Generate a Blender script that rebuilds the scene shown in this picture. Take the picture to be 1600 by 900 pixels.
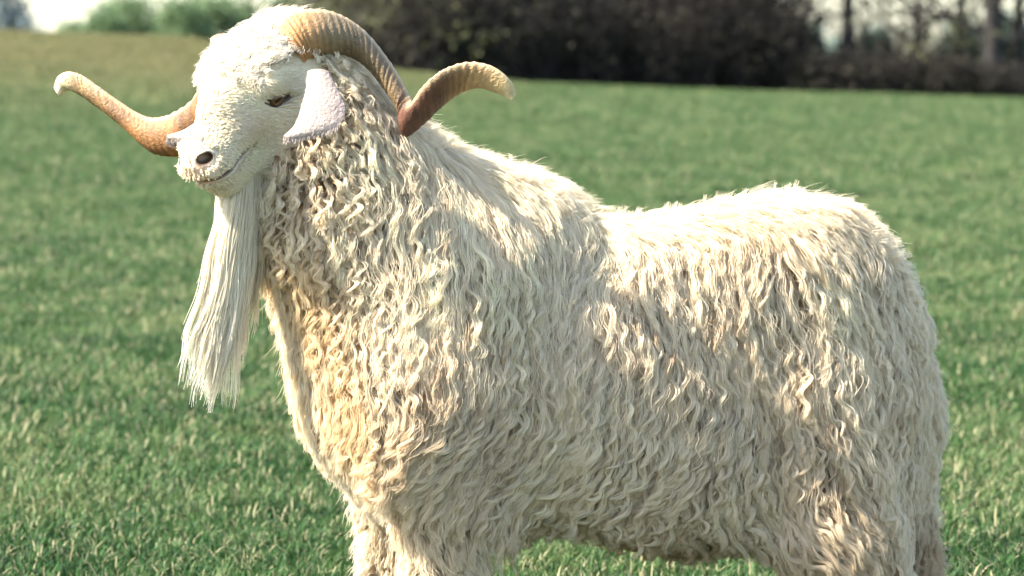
import bpy, math, random
import numpy as np
from mathutils import Vector

random.seed(7)
rng = np.random.default_rng(11)
scene = bpy.context.scene
COL = scene.collection
for o in list(bpy.data.objects):
    bpy.data.objects.remove(o)

# ------------------------------------------------------------------ camera
FPX, CAM_Y, CAM_Z = 5400.0, -4.5, 0.82
PITCH = math.atan(350.0 / FPX)
cam_d = bpy.data.cameras.new("camera")
cam_d.sensor_width = 36.0
cam_d.lens = 36.0 * FPX / 1600.0
cam_d.clip_start, cam_d.clip_end = 0.1, 4000.0
cam_d.dof.use_dof = True
cam_d.dof.focus_distance = 4.36
cam_d.dof.aperture_fstop = 9.0
cam = bpy.data.objects.new("camera", cam_d)
cam.location = (0, CAM_Y, CAM_Z)
cam.rotation_euler = (math.pi / 2 - PITCH, 0, 0)
COL.objects.link(cam)
scene.camera = cam

# ------------------------------------------------------------------ light
SUN_DIR = Vector((-0.68, -0.22, 0.69)).normalized()      # towards the sun: left, a little in front
elev = math.asin(SUN_DIR.z)
azim = math.atan2(SUN_DIR.x, SUN_DIR.y)
world = bpy.data.worlds.new("World")
scene.world = world
world.use_nodes = True
wn = world.node_tree
bg = wn.nodes["Background"]
sky = wn.nodes.new("ShaderNodeTexSky")
sky.sky_type = 'NISHITA'
sky.sun_disc = False
sky.sun_elevation = elev
sky.sun_rotation = azim
sky.air_density, sky.dust_density, sky.ozone_density = 1.0, 0.9, 1.0
wn.links.new(sky.outputs[0], bg.inputs[0])
bg.inputs[1].default_value = 0.13
sun_d = bpy.data.lights.new("sun", 'SUN')
sun_d.energy = 5.0
sun_d.angle = math.radians(0.5)
sun_d.color = (1.0, 0.94, 0.83)
sun = bpy.data.objects.new("sun", sun_d)
sun.rotation_euler = SUN_DIR.to_track_quat('Z', 'Y').to_euler()
sun.location = (-6, -1, 6)
COL.objects.link(sun)
scene.view_settings.view_transform = 'Standard'
scene.view_settings.look = 'None'
scene.view_settings.gamma = 1.0
scene.view_settings.use_curve_mapping = False
scene.view_settings.exposure = 1.88
scene.render.engine = 'CYCLES'
cy = scene.cycles
cy.max_bounces, cy.diffuse_bounces, cy.glossy_bounces, cy.transmission_bounces = 8, 5, 3, 5
cy.transparent_max_bounces = 8
cy.use_adaptive_sampling = True
cy.adaptive_threshold = 0.02
cy.use_denoising = True
scene.cycles_curves.shape = 'THICK'           # round hairs, lit from the side as hairs are
cy.caustics_reflective = cy.caustics_refractive = False


# ------------------------------------------------------------------ helpers
CP, SP = math.cos(PITCH), math.sin(PITCH)

def W(u, v, y=0.0):
    """point on the plane Y = y that the photograph shows at pixel (u, v)"""
    a, b = (u - 800.0) / FPX, -(v - 450.0) / FPX
    dy, dz = CP + b * SP, -SP + b * CP
    t = (y - CAM_Y) / dy
    return np.array((a * t, y, CAM_Z + dz * t))

def UV(p):
    """pixel of world points (N,3)"""
    q = p - np.array((0, CAM_Y, CAM_Z))
    d = q[:, 1] * CP - q[:, 2] * SP
    h = q[:, 1] * SP + q[:, 2] * CP
    return 800 + FPX * q[:, 0] / d, 450 - FPX * h / d

def nrm(a):
    return a / (np.linalg.norm(a, axis=-1, keepdims=True) + 1e-12)

def sstep(e0, e1, x):
    t = np.clip((x - e0) / (e1 - e0), 0, 1)
    return t * t * (3 - 2 * t)

class VNoise:
    """smooth value noise on a lattice, vectorised"""
    def __init__(self, seed):
        self.t = np.random.default_rng(seed).random((32, 32, 32)) * 2 - 1
    def __call__(self, p, scale):
        q = p * scale + 100.3
        i = np.floor(q).astype(int)
        f = q - i
        f = f * f * (3 - 2 * f)
        i &= 31
        j = (i + 1) & 31
        t = self.t
        x0, y0, z0, x1, y1, z1 = i[:, 0], i[:, 1], i[:, 2], j[:, 0], j[:, 1], j[:, 2]
        fx, fy, fz = f[:, 0], f[:, 1], f[:, 2]
        a = t[x0, y0, z0] * (1 - fx) + t[x1, y0, z0] * fx
        b = t[x0, y1, z0] * (1 - fx) + t[x1, y1, z0] * fx
        c = t[x0, y0, z1] * (1 - fx) + t[x1, y0, z1] * fx
        d = t[x0, y1, z1] * (1 - fx) + t[x1, y1, z1] * fx
        return (a * (1 - fy) + b * fy) * (1 - fz) + (c * (1 - fy) + d * fy) * fz

N1, N2, N3, N4 = VNoise(1), VNoise(2), VNoise(3), VNoise(4)

def mesh_np(name, verts, faces, smooth=True, colors=None):
    """verts (N,3), faces (M,3|4) -> mesh; optional per-vertex colour attribute 'tint'"""
    me = bpy.data.meshes.new(name)
    verts = np.asarray(verts, np.float32)
    faces = np.asarray(faces, np.int32)
    k = faces.shape[1]
    me.vertices.add(len(verts))
    me.vertices.foreach_set("co", verts.ravel())
    me.loops.add(faces.size)
    me.loops.foreach_set("vertex_index", faces.ravel())
    me.polygons.add(len(faces))
    me.polygons.foreach_set("loop_start", np.arange(0, faces.size, k, dtype=np.int32))
    if smooth:
        me.polygons.foreach_set("use_smooth", np.ones(len(faces), bool))
    me.update(calc_edges=True)
    if colors is not None:
        at = me.attributes.new("tint", 'FLOAT_COLOR', 'POINT')
        c = np.ones((len(verts), 4), np.float32)
        c[:, :3] = colors
        at.data.foreach_set("color", c.ravel())
    return me

def link(name, data, parent=None, mat=None, **props):
    o = bpy.data.objects.new(name, data)
    COL.objects.link(o)
    if parent:
        o.parent = parent
        o.matrix_parent_inverse.identity()
    if mat and data is not None:
        data.materials.append(mat)
    for k, v in props.items():
        o[k] = v
    return o

def material(name):
    m = bpy.data.materials.new(name)
    m.use_nodes = True
    nt = m.node_tree
    return m, nt, nt.nodes, nt.links, nt.nodes["Principled BSDF"]

def ramp(nodes, stops):
    r = nodes.new("ShaderNodeValToRGB")
    e = r.color_ramp.elements
    while len(e) < len(stops):
        e.new(0.5)
    for el, (p, c) in zip(e, stops):
        el.position = p
        el.color = (*c, 1)
    return r

# ------------------------------------------------------------------ terrain
def terrain(x, y):
    x = np.asarray(x, float); y = np.asarray(y, float)
    r = np.clip((y - 6) / 78.0, 0, 1)
    r = r * r * (1.6 - 0.6 * r)
    lean = np.interp(x, [-40, -13.4, -8.4, -5.5, -2.7, 0.5, 4.5, 8.8, 13, 40], [1.9, 1.66, 1.47, 1.02, 0.60, 0.30, 0.13, 0.02, -0.12, -0.3])
    z = r * lean
    drop = sstep(86, 125, y)
    z = z * (1 - drop) - 1.0 * drop * sstep(4, -6, x)
    z = z + 0.018 * np.sin(x * 1.3 + 0.7 * y) * np.sin(0.45 * y - x * 0.4) * sstep(5, 14, y)
    return z

def build_ground():
    xs = np.concatenate([-np.geomspace(1500, 24, 14), np.linspace(-23, 23, 93), np.geomspace(24, 1500, 14)])
    ys = np.concatenate([np.linspace(-30, 0, 16), np.linspace(1, 130, 180), np.geomspace(132, 3000, 18)])
    X, Y = np.meshgrid(xs, ys)
    Z = terrain(X, Y)
    v = np.stack([X, Y, Z], -1).reshape(-1, 3)
    nx = len(xs)
    i = (np.arange(len(ys) - 1)[:, None] * nx + np.arange(nx - 1)[None]).ravel()
    f = np.stack([i, i + 1, i + nx + 1, i + nx], -1)
    m, nt, n, l, b = material("pasture_soil")
    tc = n.new("ShaderNodeNewGeometry")
    a = n.new("ShaderNodeTexNoise"); a.inputs["Scale"].default_value = 0.9; a.inputs["Detail"].default_value = 6
    c = n.new("ShaderNodeTexNoise"); c.inputs["Scale"].default_value = 38; c.inputs["Detail"].default_value = 4
    l.new(tc.outputs["Position"], a.inputs["Vector"]); l.new(tc.outputs["Position"], c.inputs["Vector"])
    mx = n.new("ShaderNodeMath"); mx.operation = 'ADD'
    l.new(a.outputs[0], mx.inputs[0]); l.new(c.outputs[0], mx.inputs[1])
    hf = n.new("ShaderNodeMath"); hf.operation = 'MULTIPLY'; hf.inputs[1].default_value = 0.5
    l.new(mx.outputs[0], hf.inputs[0])
    r = ramp(n, [(0.35, (0.016, 0.026, 0.010)), (0.5, (0.026, 0.044, 0.015)), (0.68, (0.05, 0.06, 0.026))])
    l.new(hf.outputs[0], r.inputs[0]); l.new(r.outputs[0], b.inputs["Base Color"])
    b.inputs["Roughness"].default_value = 1.0
    b.inputs["Specular IOR Level"].default_value = 0.0
    bp = n.new("ShaderNodeBump"); bp.inputs["Distance"].default_value = 0.03; bp.inputs["Strength"].default_value = 0.8
    l.new(c.outputs[0], bp.inputs["Height"]); l.new(bp.outputs[0], b.inputs["Normal"])
    link("ground", mesh_np("ground", v, f), None, m, kind="structure")

build_ground()

# ------------------------------------------------------------------ grass
def grass_material():
    m, nt, n, l, b = material("pasture_grass")
    geo = n.new("ShaderNodeNewGeometry")
    oi = n.new("ShaderNodeObjectInfo")
    at = n.new("ShaderNodeAttribute"); at.attribute_name = "tint"
    big = n.new("ShaderNodeTexNoise"); big.inputs["Scale"].default_value = 1.3; big.inputs["Detail"].default_value = 4
    l.new(geo.outputs["Position"], big.inputs["Vector"])
    add = n.new("ShaderNodeMath"); add.operation = 'MULTIPLY_ADD'; add.inputs[1].default_value = 0.45
    bm = n.new("ShaderNodeMapRange"); bm.inputs[1].default_value, bm.inputs[2].default_value, bm.inputs[3].default_value, bm.inputs[4].default_value = 0.30, 0.70, 0.24, 0.70
    l.new(big.outputs[0], bm.inputs[0])
    l.new(oi.outputs["Random"], add.inputs[0]); l.new(bm.outputs[0], add.inputs[2])
    r = ramp(n, [(0.35, (0.010, 0.040, 0.010)), (0.6, (0.025, 0.078, 0.018)), (0.8, (0.050, 0.112, 0.028)), (1.0, (0.15, 0.18, 0.070))])
    l.new(add.outputs[0], r.inputs[0])
    # dry straw-coloured blades: their own colour from the blade attribute
    mixc = n.new("ShaderNodeMix"); mixc.data_type = 'RGBA'
    l.new(at.outputs["Alpha"], mixc.inputs["Factor"])
    sep = n.new("ShaderNodeSeparateColor"); l.new(at.outputs["Color"], sep.inputs[0])
    l.new(sep.outputs[0], mixc.inputs["Factor"])
    l.new(r.outputs[0], mixc.inputs["A"])
    mixc.inputs["B"].default_value = (0.34, 0.31, 0.17, 1)
    # tan sward on the far rise at the left
    sx = n.new("ShaderNodeSeparateXYZ"); l.new(geo.outputs["Position"], sx.inputs[0])
    mr = n.new("ShaderNodeMapRange"); mr.inputs[1].default_value = 34; mr.inputs[2].default_value = 62
    l.new(sx.outputs["Y"], mr.inputs[0])
    mr2 = n.new("ShaderNodeMapRange"); mr2.inputs[1].default_value = 1.0; mr2.inputs[2].default_value = -5.0
    l.new(sx.outputs["X"], mr2.inputs[0])
    mm = n.new("ShaderNodeMath"); mm.operation = 'MULTIPLY'; l.new(mr.outputs[0], mm.inputs[0]); l.new(mr2.outputs[0], mm.inputs[1])
    m2 = n.new("ShaderNodeMath"); m2.operation = 'MULTIPLY'; m2.inputs[1].default_value = 0.5; l.new(mm.outputs[0], m2.inputs[0])
    mix2 = n.new("ShaderNodeMix"); mix2.data_type = 'RGBA'
    l.new(m2.outputs[0], mix2.inputs["Factor"]); l.new(mixc.outputs["Result"], mix2.inputs["A"])
    mix2.inputs["B"].default_value = (0.25, 0.19, 0.085, 1)
    l.new(mix2.outputs["Result"], b.inputs["Base Color"])
    b.inputs["Roughness"].default_value = 0.5
    b.inputs["Specular IOR Level"].default_value = 0.16
    tr = n.new("ShaderNodeBsdfTranslucent"); l.new(mix2.outputs["Result"], tr.inputs["Color"])
    ms = n.new("ShaderNodeMixShader"); ms.inputs[0].default_value = 0.3
    out = n["Material Output"]
    l.new(b.outputs[0], ms.inputs[1]); l.new(tr.outputs[0], ms.inputs[2]); l.new(ms.outputs[0], out.inputs["Surface"])
    return m

def tuft_mesh(name, seed, blades, hmin, hmax, wid, spread, mat, dry=0.12):
    r = np.random.default_rng(seed)
    V, F, Cc = [], [], []
    for i in range(blades):
        h = r.uniform(hmin, hmax)
        an = r.uniform(0, 2 * math.pi); rad = spread * math.sqrt(r.random())
        base = np.array((rad * math.cos(an), rad * math.sin(an), -0.004))
        la = r.uniform(0, 2 * math.pi); lean = r.uniform(0.1, 1.6)
        d = np.array((math.cos(la), math.sin(la), 0))
        s = np.array((-d[1], d[0], 0)) if r.random() < 0.5 else np.array((math.cos(la + 2), math.sin(la + 2), 0))
        w = wid * r.uniform(0.6, 1.3)
        isdry = 1.0 if r.random() < dry else r.uniform(0, 0.10)
        k = len(V)
        for j, t in enumerate((0, 0.4, 0.75)):
            c = base + np.array((0, 0, h * (t - 0.30 * lean * t * t))) + d * (h * lean * 0.75 * t * t)
            ww = w * (1 - 0.45 * t)
            V += [c - s * ww, c + s * ww]
        V.append(base + np.array((0, 0, h * (1 - 0.30 * lean))) + d * h * lean * 0.78)
        F += [(k, k + 1, k + 3), (k, k + 3, k + 2), (k + 2, k + 3, k + 5), (k + 2, k + 5, k + 4), (k + 4, k + 5, k + 6)]
        Cc += [(isdry, 0, 0)] * 7
    me = mesh_np(name, V, F, True, np.array(Cc))
    me.materials.append(mat)
    return me

def build_grass():
    mat = grass_material()
    protos = bpy.data.collections.new("grass_tufts")           # source tufts, not in the scene
    for i in range(8):
        me = tuft_mesh("grass_tuft", 50 + i, 16, 0.012, 0.042, 0.0018, 0.034, mat, (0.03, 0.08, 0.02, 0.26, 0.04, 0.02, 0.12, 0.06)[i])
        protos.objects.link(bpy.data.objects.new("grass_tuft", me))
    P, S = [], []
    def band(y0, y1, half0, half1, dens, sc):
        area = (y1 - y0) * (half0 + half1)
        n = int(area * dens)
        t = rng.random(n)
        y = y0 + (y1 - y0) * t
        h = half0 + (half1 - half0) * t
        x = (rng.random(n) * 2 - 1) * h
        p = np.stack([x, y, terrain(x, y)], -1)
        keep = N1(p * np.array((1, 1, 0)), 2.2) > -0.75
        P.append(p[keep]); S.append((rng.uniform(0.65, 1.25, n) * sc * (1 + 0.35 * N2(p, 1.3)))[keep])
    band(-2.6, 0.9, 3.2, 3.4, 900, 1.0)
    band(0.9, 4.0, 3.4, 4.0, 1400, 0.95)
    band(4.0, 9, 4.0, 5.2, 950, 1.05)
    band(9, 18, 5.2, 8.5, 480, 1.25)
    band(18, 40, 8.5, 17.0, 170, 1.7)
    band(40, 96, 17.0, 36.0, 46, 2.6)
    P = np.concatenate(P); S = np.concatenate(S).astype(np.float32)
    me = bpy.data.meshes.new("grass")
    me.vertices.add(len(P)); me.vertices.foreach_set("co", P.astype(np.float32).ravel())
    a = me.attributes.new("size", 'FLOAT', 'POINT'); a.data.foreach_set("value", S)
    a = me.attributes.new("turn", 'FLOAT_VECTOR', 'POINT')
    rot = np.stack([rng.uniform(-0.2, 0.2, len(P)), rng.uniform(-0.2, 0.2, len(P)), rng.uniform(0, 6.283, len(P))], -1).astype(np.float32)
    a.data.foreach_set("vector", rot.ravel())
    o = link("grass", me, None, mat, kind="stuff", label="short green pasture grass with dry straw blades covering the field", category="grass")
    ng = bpy.data.node_groups.new("grass_scatter", 'GeometryNodeTree')
    ng.interface.new_socket("Geometry", in_out='INPUT', socket_type='NodeSocketGeometry')
    ng.interface.new_socket("Geometry", in_out='OUTPUT', socket_type='NodeSocketGeometry')
    n, l = ng.nodes, ng.links
    gi, go = n.new("NodeGroupInput"), n.new("NodeGroupOutput")
    ci = n.new("GeometryNodeCollectionInfo"); ci.inputs["Collection"].default_value = protos
    ci.inputs["Separate Children"].default_value = True; ci.inputs["Reset Children"].default_value = True
    iop = n.new("GeometryNodeInstanceOnPoints"); iop.inputs["Pick Instance"].default_value = True
    sa = n.new("GeometryNodeInputNamedAttribute"); sa.data_type = 'FLOAT'; sa.inputs["Name"].default_value = "size"
    ra = n.new("GeometryNodeInputNamedAttribute"); ra.data_type = 'FLOAT_VECTOR'; ra.inputs["Name"].default_value = "turn"
    rv = n.new("FunctionNodeRandomValue"); rv.data_type = 'INT'
    rv.inputs[4].default_value, rv.inputs[5].default_value = 0, 7
    m2p = n.new("GeometryNodeMeshToPoints")
    l.new(gi.outputs[0], m2p.inputs[0]); l.new(m2p.outputs[0], iop.inputs["Points"])
    l.new(ci.outputs[0], iop.inputs["Instance"]); l.new(sa.outputs["Attribute"], iop.inputs["Scale"])
    l.new(ra.outputs["Attribute"], iop.inputs["Rotation"]); l.new(rv.outputs[2], iop.inputs["Instance Index"])
    l.new(iop.outputs[0], go.inputs[0])
    md = o.modifiers.new("scatter", 'NODES'); md.node_group = ng

build_grass()
# ------------------------------------------------------------------ trees and hedges
def bark_material(name, c0, c1):
    m, nt, n, l, b = material(name)
    tc = n.new("ShaderNodeTexCoord")
    t = n.new("ShaderNodeTexNoise"); t.inputs["Scale"].default_value = 9; t.inputs["Detail"].default_value = 6
    mp = n.new("ShaderNodeMapping"); mp.inputs["Scale"].default_value = (1, 1, 0.2)
    l.new(tc.outputs["Object"], mp.inputs[0]); l.new(mp.outputs[0], t.inputs["Vector"])
    r = ramp(n, [(0.3, c0), (0.7, c1)])
    l.new(t.outputs[0], r.inputs[0]); l.new(r.outputs[0], b.inputs["Base Color"])
    b.inputs["Roughness"].default_value = 0.9
    bp = n.new("ShaderNodeBump"); bp.inputs["Distance"].default_value = 0.03
    l.new(t.outputs[0], bp.inputs["Height"]); l.new(bp.outputs[0], b.inputs["Normal"])
    return m

def leaf_material(name, c0, c1, trans=0.3):
    m, nt, n, l, b = material(name)
    geo = n.new("ShaderNodeNewGeometry")
    t = n.new("ShaderNodeTexNoise"); t.inputs["Scale"].default_value = 2.2; t.inputs["Detail"].default_value = 5
    l.new(geo.outputs["Position"], t.inputs["Vector"])
    r = ramp(n, [(0.32, c0), (0.68, c1)])
    l.new(t.outputs[0], r.inputs[0]); l.new(r.outputs[0], b.inputs["Base Color"])
    b.inputs["Roughness"].default_value = 0.7
    b.inputs["Specular IOR Level"].default_value = 0.2
    tr = n.new("ShaderNodeBsdfTranslucent"); l.new(r.outputs[0], tr.inputs["Color"])
    ms = n.new("ShaderNodeMixShader"); ms.inputs[0].default_value = trans
    l.new(b.outputs[0], ms.inputs[1]); l.new(tr.outputs[0], ms.inputs[2])
    l.new(ms.outputs[0], n["Material Output"].inputs["Surface"])
    return m

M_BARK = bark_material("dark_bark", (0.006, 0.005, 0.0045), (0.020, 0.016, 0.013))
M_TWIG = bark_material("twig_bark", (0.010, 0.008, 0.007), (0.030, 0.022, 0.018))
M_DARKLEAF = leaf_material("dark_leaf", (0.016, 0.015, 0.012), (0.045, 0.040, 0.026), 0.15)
M_OLIVE = leaf_material("olive_leaf", (0.09, 0.095, 0.045), (0.20, 0.20, 0.10), 0.4)
M_GREENLEAF = leaf_material("hedge_leaf", (0.10, 0.16, 0.075), (0.20, 0.27, 0.13), 0.35)
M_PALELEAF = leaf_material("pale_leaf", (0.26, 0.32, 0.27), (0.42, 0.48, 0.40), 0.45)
M_BLUELEAF = leaf_material("bluish_leaf", (0.16, 0.20, 0.20), (0.28, 0.33, 0.32), 0.3)  # bluish tone paints distance haze into the leaf colour

def tube(V, F, pts, rad, sides=5):
    pts = np.asarray(pts); n = len(pts)
    t = nrm(np.gradient(pts, axis=0))
    ref = np.array((0.31, 0.95, 0.02))
    b = nrm(np.cross(t, ref)); c = np.cross(t, b)
    k = sum(len(x) for x in V)
    ang = np.arange(sides) * 2 * math.pi / sides
    ring = pts[:, None] + (b[:, None] * np.cos(ang)[None, :, None] + c[:, None] * np.sin(ang)[None, :, None]) * np.asarray(rad)[:, None, None]
    V.append(ring.reshape(-1, 3))
    i = np.arange(n - 1)[:, None] * sides; j = np.arange(sides)[None]; j2 = (j + 1) % sides
    F.append(np.stack([i + j, i + j2, i + sides + j2, i + sides + j], -1).reshape(-1, 4) + k)

def leaf_cloud(r, centres, spread, n, size):
    c = centres[r.integers(0, len(centres), n)]
    p = c + r.normal(0, 1, (n, 3)) * spread * np.array((1, 1, 0.75))
    a = nrm(r.normal(0, 1, (n, 3))); b = nrm(np.cross(a, nrm(r.normal(0, 1, (n, 3)))))
    s = size * r.uniform(0.5, 1.4, (n, 1))
    q = np.stack([p - a * s, p + b * s * 0.45, p + a * s, p - b * s * 0.45], 1)
    return q.reshape(-1, 3), np.arange(n * 4).reshape(-1, 4)

def make_tree(seed, height, r0, limb_from, nlimb, leaves, leaf_size, spread, lean=0.03, droop=0.0):
    """tapered trunk with limbs and branches; crown of leaf-sized faces in clumps at the branch ends"""
    r = np.random.default_rng(seed)
    V, F, ends = [], [], []
    zt = np.linspace(0, 1, 9)
    la = r.uniform(0, 6.28)
    tr = np.stack([lean * height * zt ** 2 * math.cos(la) + 0.02 * height * np.sin(zt * 5 + seed) * zt, lean * height * zt ** 2 * math.sin(la), height * 0.92 * zt - 0.15], -1)
    tube(V, F, tr, r0 * (1 - 0.85 * zt) * (1 + 0.5 * np.exp(-zt * 14)), 8)
    for i in range(nlimb):
        f = limb_from + (0.96 - limb_from) * (i + r.random()) / nlimb
        base = np.array([np.interp(f, zt, tr[:, m]) for m in range(3)])
        an = i * 2.4 + r.uniform(-0.5, 0.5)
        up = r.uniform(0.15, 0.8) + 0.5 * f - droop * (1 - f)
        d = nrm(np.array((math.cos(an), math.sin(an), up)))
        ln = height * r.uniform(0.22, 0.36) * (1.15 - 0.6 * f)
        s = np.linspace(0, 1, 5)[:, None]
        path = base + d * ln * s + np.array((0, 0, 0.12 * ln)) * s ** 2 + r.normal(0, 0.02 * ln, (5, 3)) * s
        lr = r0 * (1 - 0.85 * f) * 0.5
        tube(V, F, path, lr * (1 - 0.8 * s[:, 0]), 5)
        ends.append(path[-1])
        for j in range(6):
            g = r.uniform(0.25, 1.0)
            b0 = np.array([np.interp(g, s[:, 0], path[:, m]) for m in range(3)])
            d2 = nrm(d + r.normal(0, 0.65, 3) + np.array((0, 0, 0.15 - droop)))
            l2 = ln * r.uniform(0.25, 0.5)
            p2 = b0 + d2 * l2 * s[::2] + r.normal(0, 0.03 * l2, (3, 3)) * s[::2]
            tube(V, F, p2, lr * 0.4 * (1 - 0.75 * s[::2, 0]), 4)
            ends += [p2[1], p2[2]]
            for m in range(3):
                d3 = nrm(d2 + r.normal(0, 0.8, 3)); l3 = l2 * r.uniform(0.3, 0.6)
                b3 = p2[1] if m % 2 else p2[2]
                p3 = np.stack([b3, b3 + d3 * l3 * 0.5, b3 + d3 * l3])
                tube(V, F, p3, np.array((lr * 0.16, lr * 0.11, lr * 0.04)) + 0.002, 3)
                ends.append(p3[2])
    lv, lf = leaf_cloud(r, np.array(ends), spread, leaves, leaf_size)
    return mesh_np("trunk", np.concatenate(V), np.concatenate(F)), mesh_np("crown", lv, lf, False)

def make_brush(seed, height, width, stems, leaves, leaf_size):
    """many thin upright stems with side twigs and sparse leaves"""
    r = np.random.default_rng(seed)
    V, F, ends = [], [], []
    s = np.linspace(0, 1, 4)[:, None]
    for i in range(stems):
        an = r.uniform(0, 6.28); rad = width * 0.5 * math.sqrt(r.random())
        b = np.array((rad * math.cos(an), rad * math.sin(an) * 0.6, -0.05))
        d = nrm(np.array((math.cos(an) * 0.25, math.sin(an) * 0.25, 1)) + r.normal(0, 0.14, 3))
        ln = height * r.uniform(0.5, 1.05)
        p = b + d * ln * s + r.normal(0, 0.035 * ln, (4, 3)) * s
        tube(V, F, p, r.uniform(0.008, 0.024) * (1 - 0.75 * s[:, 0]), 3)
        for j in range(9):
            g = r.uniform(0.15, 1)
            b2 = np.array([np.interp(g, s[:, 0], p[:, m]) for m in range(3)])
            d2 = nrm(d * 0.6 + r.normal(0, 0.6, 3)); l2 = ln * r.uniform(0.1, 0.28)
            p2 = np.stack([b2, b2 + d2 * l2 * 0.55 + r.normal(0, 0.02, 3), b2 + d2 * l2])
            tube(V, F, p2, (0.007, 0.005, 0.002), 3)
            ends += [p2[1], p2[2]]
    lv, lf = leaf_cloud(r, np.array(ends), 0.10, leaves, leaf_size)
    return mesh_np("stems", np.concatenate(V), np.concatenate(F)), mesh_np("foliage", lv, lf, False)

def place(name, meshes, partnames, mats, x, y, rz, sc, label, cat, group=None):
    e = bpy.data.objects.new(name, None)
    e.location = (x, y, float(terrain(x, y))); e.rotation_euler = (0, 0, rz); e.scale = (sc, sc, sc)
    COL.objects.link(e)
    e["label"], e["category"] = label, cat
    if group: e["group"] = group
    for me, pn, mt in zip(meshes, partnames, mats):
        if not me.materials: me.materials.append(mt)
        o = bpy.data.objects.new(pn, me); COL.objects.link(o); o.parent = e
    return e

def ux(u, y):
    return (u - 800.0) / FPX * (y - CAM_Y)

# dark wood behind the field
wood = [make_tree(100 + i, h, r0, 0.10, 26, 5200, 0.11, 0.42, 0.02, 0.25) for i, (h, r0) in enumerate(((9.5, 0.20), (8.5, 0.16), (10.5, 0.24), (9.0, 0.13)))]
brush = [make_brush(200 + i, h, w_, 130, 2600, 0.06) for i, (h, w_) in enumerate(((2.6, 2.2), (3.2, 2.4), (2.2, 2.0)))]
R = random.Random(4)
for row, (y0, us) in enumerate(((92, (640, 690, 742, 800, 858, 905, 955, 1005, 1050, 1095, 1130)), (99, (600, 664, 720, 770, 830, 890, 945, 1000, 1055, 1110, 1140)), (108, (575, 735, 880, 1040, 1130)))):
    for i, u in enumerate(us):
        y = y0 + R.uniform(-2, 2)
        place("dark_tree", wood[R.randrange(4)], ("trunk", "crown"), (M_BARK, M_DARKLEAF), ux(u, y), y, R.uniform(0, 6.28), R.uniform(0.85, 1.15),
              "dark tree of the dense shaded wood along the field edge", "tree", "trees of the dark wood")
for row, y0 in enumerate((88.5, 94.5, 102)):
    n = 14
    for i in range(n):
        u = 612 + (1212 - 612) * (i + R.uniform(-0.3, 0.3)) / (n - 1)
        y = y0 + R.uniform(-1.2, 1.2)
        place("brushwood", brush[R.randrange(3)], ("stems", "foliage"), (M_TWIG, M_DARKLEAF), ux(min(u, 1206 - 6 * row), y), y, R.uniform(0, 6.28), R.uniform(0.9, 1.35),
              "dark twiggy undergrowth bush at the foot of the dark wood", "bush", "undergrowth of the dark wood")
# paler trees at the left end of the wood
gt = [make_tree(130 + i, 7.5, 0.13, 0.08, 22, 4200, 0.12, 0.45, 0.03, 0.2) for i in range(2)]
for u, y, k, lab in ((566, 96, 0, "grey-green tree above the goat's horn at the wood's edge"), (622, 90, 1, "grey-green leafy tree beside the dark wood's trunks"), (688, 88, 0, "olive young tree standing in front of the dark wood")):
    place("edge_tree", gt[k], ("trunk", "crown"), (M_BARK, M_OLIVE), ux(u, y), y, R.uniform(0, 6), 0.8, lab, "tree")

# the gap at the right: single trunks, low hedge, pale foliage far behind
st = make_tree(150, 11, 0.19, 0.34, 16, 1800, 0.10, 0.5, 0.008)
place("slender_tree", st, ("trunk", "crown"), (M_BARK, M_OLIVE), ux(1323, 90), 90, 1.0, 1.0, "single slender dark trunk standing alone against the white sky", "tree")
st2 = make_tree(151, 9, 0.12, 0.06, 22, 2600, 0.10, 0.42, 0.01, 0.15)
place("olive_tree", st2, ("trunk", "crown"), (M_BARK, M_OLIVE), ux(1432, 91), 91, 2.0, 0.9, "thin tree with sparse olive foliage left of the thick trunk", "tree")
st3 = make_tree(152, 12, 0.27, 0.12, 22, 3000, 0.10, 0.4, 0.006, 0.1)
sd = make_tree(153, 10, 0.15, 0.2, 20, 2600, 0.10, 0.4, 0.01, 0.15)
place("dark_slim_tree", sd, ("trunk", "crown"), (M_BARK, M_DARKLEAF), ux(1500, 92), 92, 1.4, 1.0, "slim dark tree just left of the thick ivy-clad trunk", "tree")
place("dark_slim_tree", sd, ("trunk", "crown"), (M_BARK, M_DARKLEAF), ux(1588, 91), 91, 3.0, 1.05, "slim dark tree at the right picture edge", "tree")
place("thick_tree", st3, ("trunk", "crown"), (M_BARK, M_DARKLEAF), ux(1548, 89), 89, 0.4, 1.0, "thick dark ivy-clad trunk near the right end of the field", "tree")
hedge = [make_brush(230 + i, 0.85, 1.5, 110, 2200, 0.045) for i in range(3)]
for i in range(15):
    u = 1235 + 26 * i + R.uniform(-8, 8); y = 89 + R.uniform(-1, 2.5)
    place("hedge_bush", hedge[i % 3], ("stems", "foliage"), (M_TWIG, M_DARKLEAF), ux(u, y), y, R.uniform(0, 6.28), R.uniform(1.0, 1.55),
          "low dark hedge bush below the gap of white sky", "bush", "low hedge under the sky gap")
tall = make_brush(240, 2.9, 1.9, 110, 3400, 0.055)
for u, y, s_, lab in ((1380, 93, 1.0, "tall sparse olive bush just right of the slender trunk"), (1478, 94, 0.9, "tall sparse olive bush between the thin tree and thick trunk"), (1590, 93, 1.1, "tall sparse olive bush at the right picture edge")):
    place("tall_bush", tall if u == 1380 else tuple(m.copy() for m in tall), ("stems", "foliage"), (M_TWIG, M_OLIVE), ux(u, y), y, u * 0.1, s_, lab, "bush")
far = [make_tree(160 + i, 6.0, 0.14, 0.05, 24, 5200, 0.20, 0.55, 0.02, 0.2) for i in range(3)]
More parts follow.
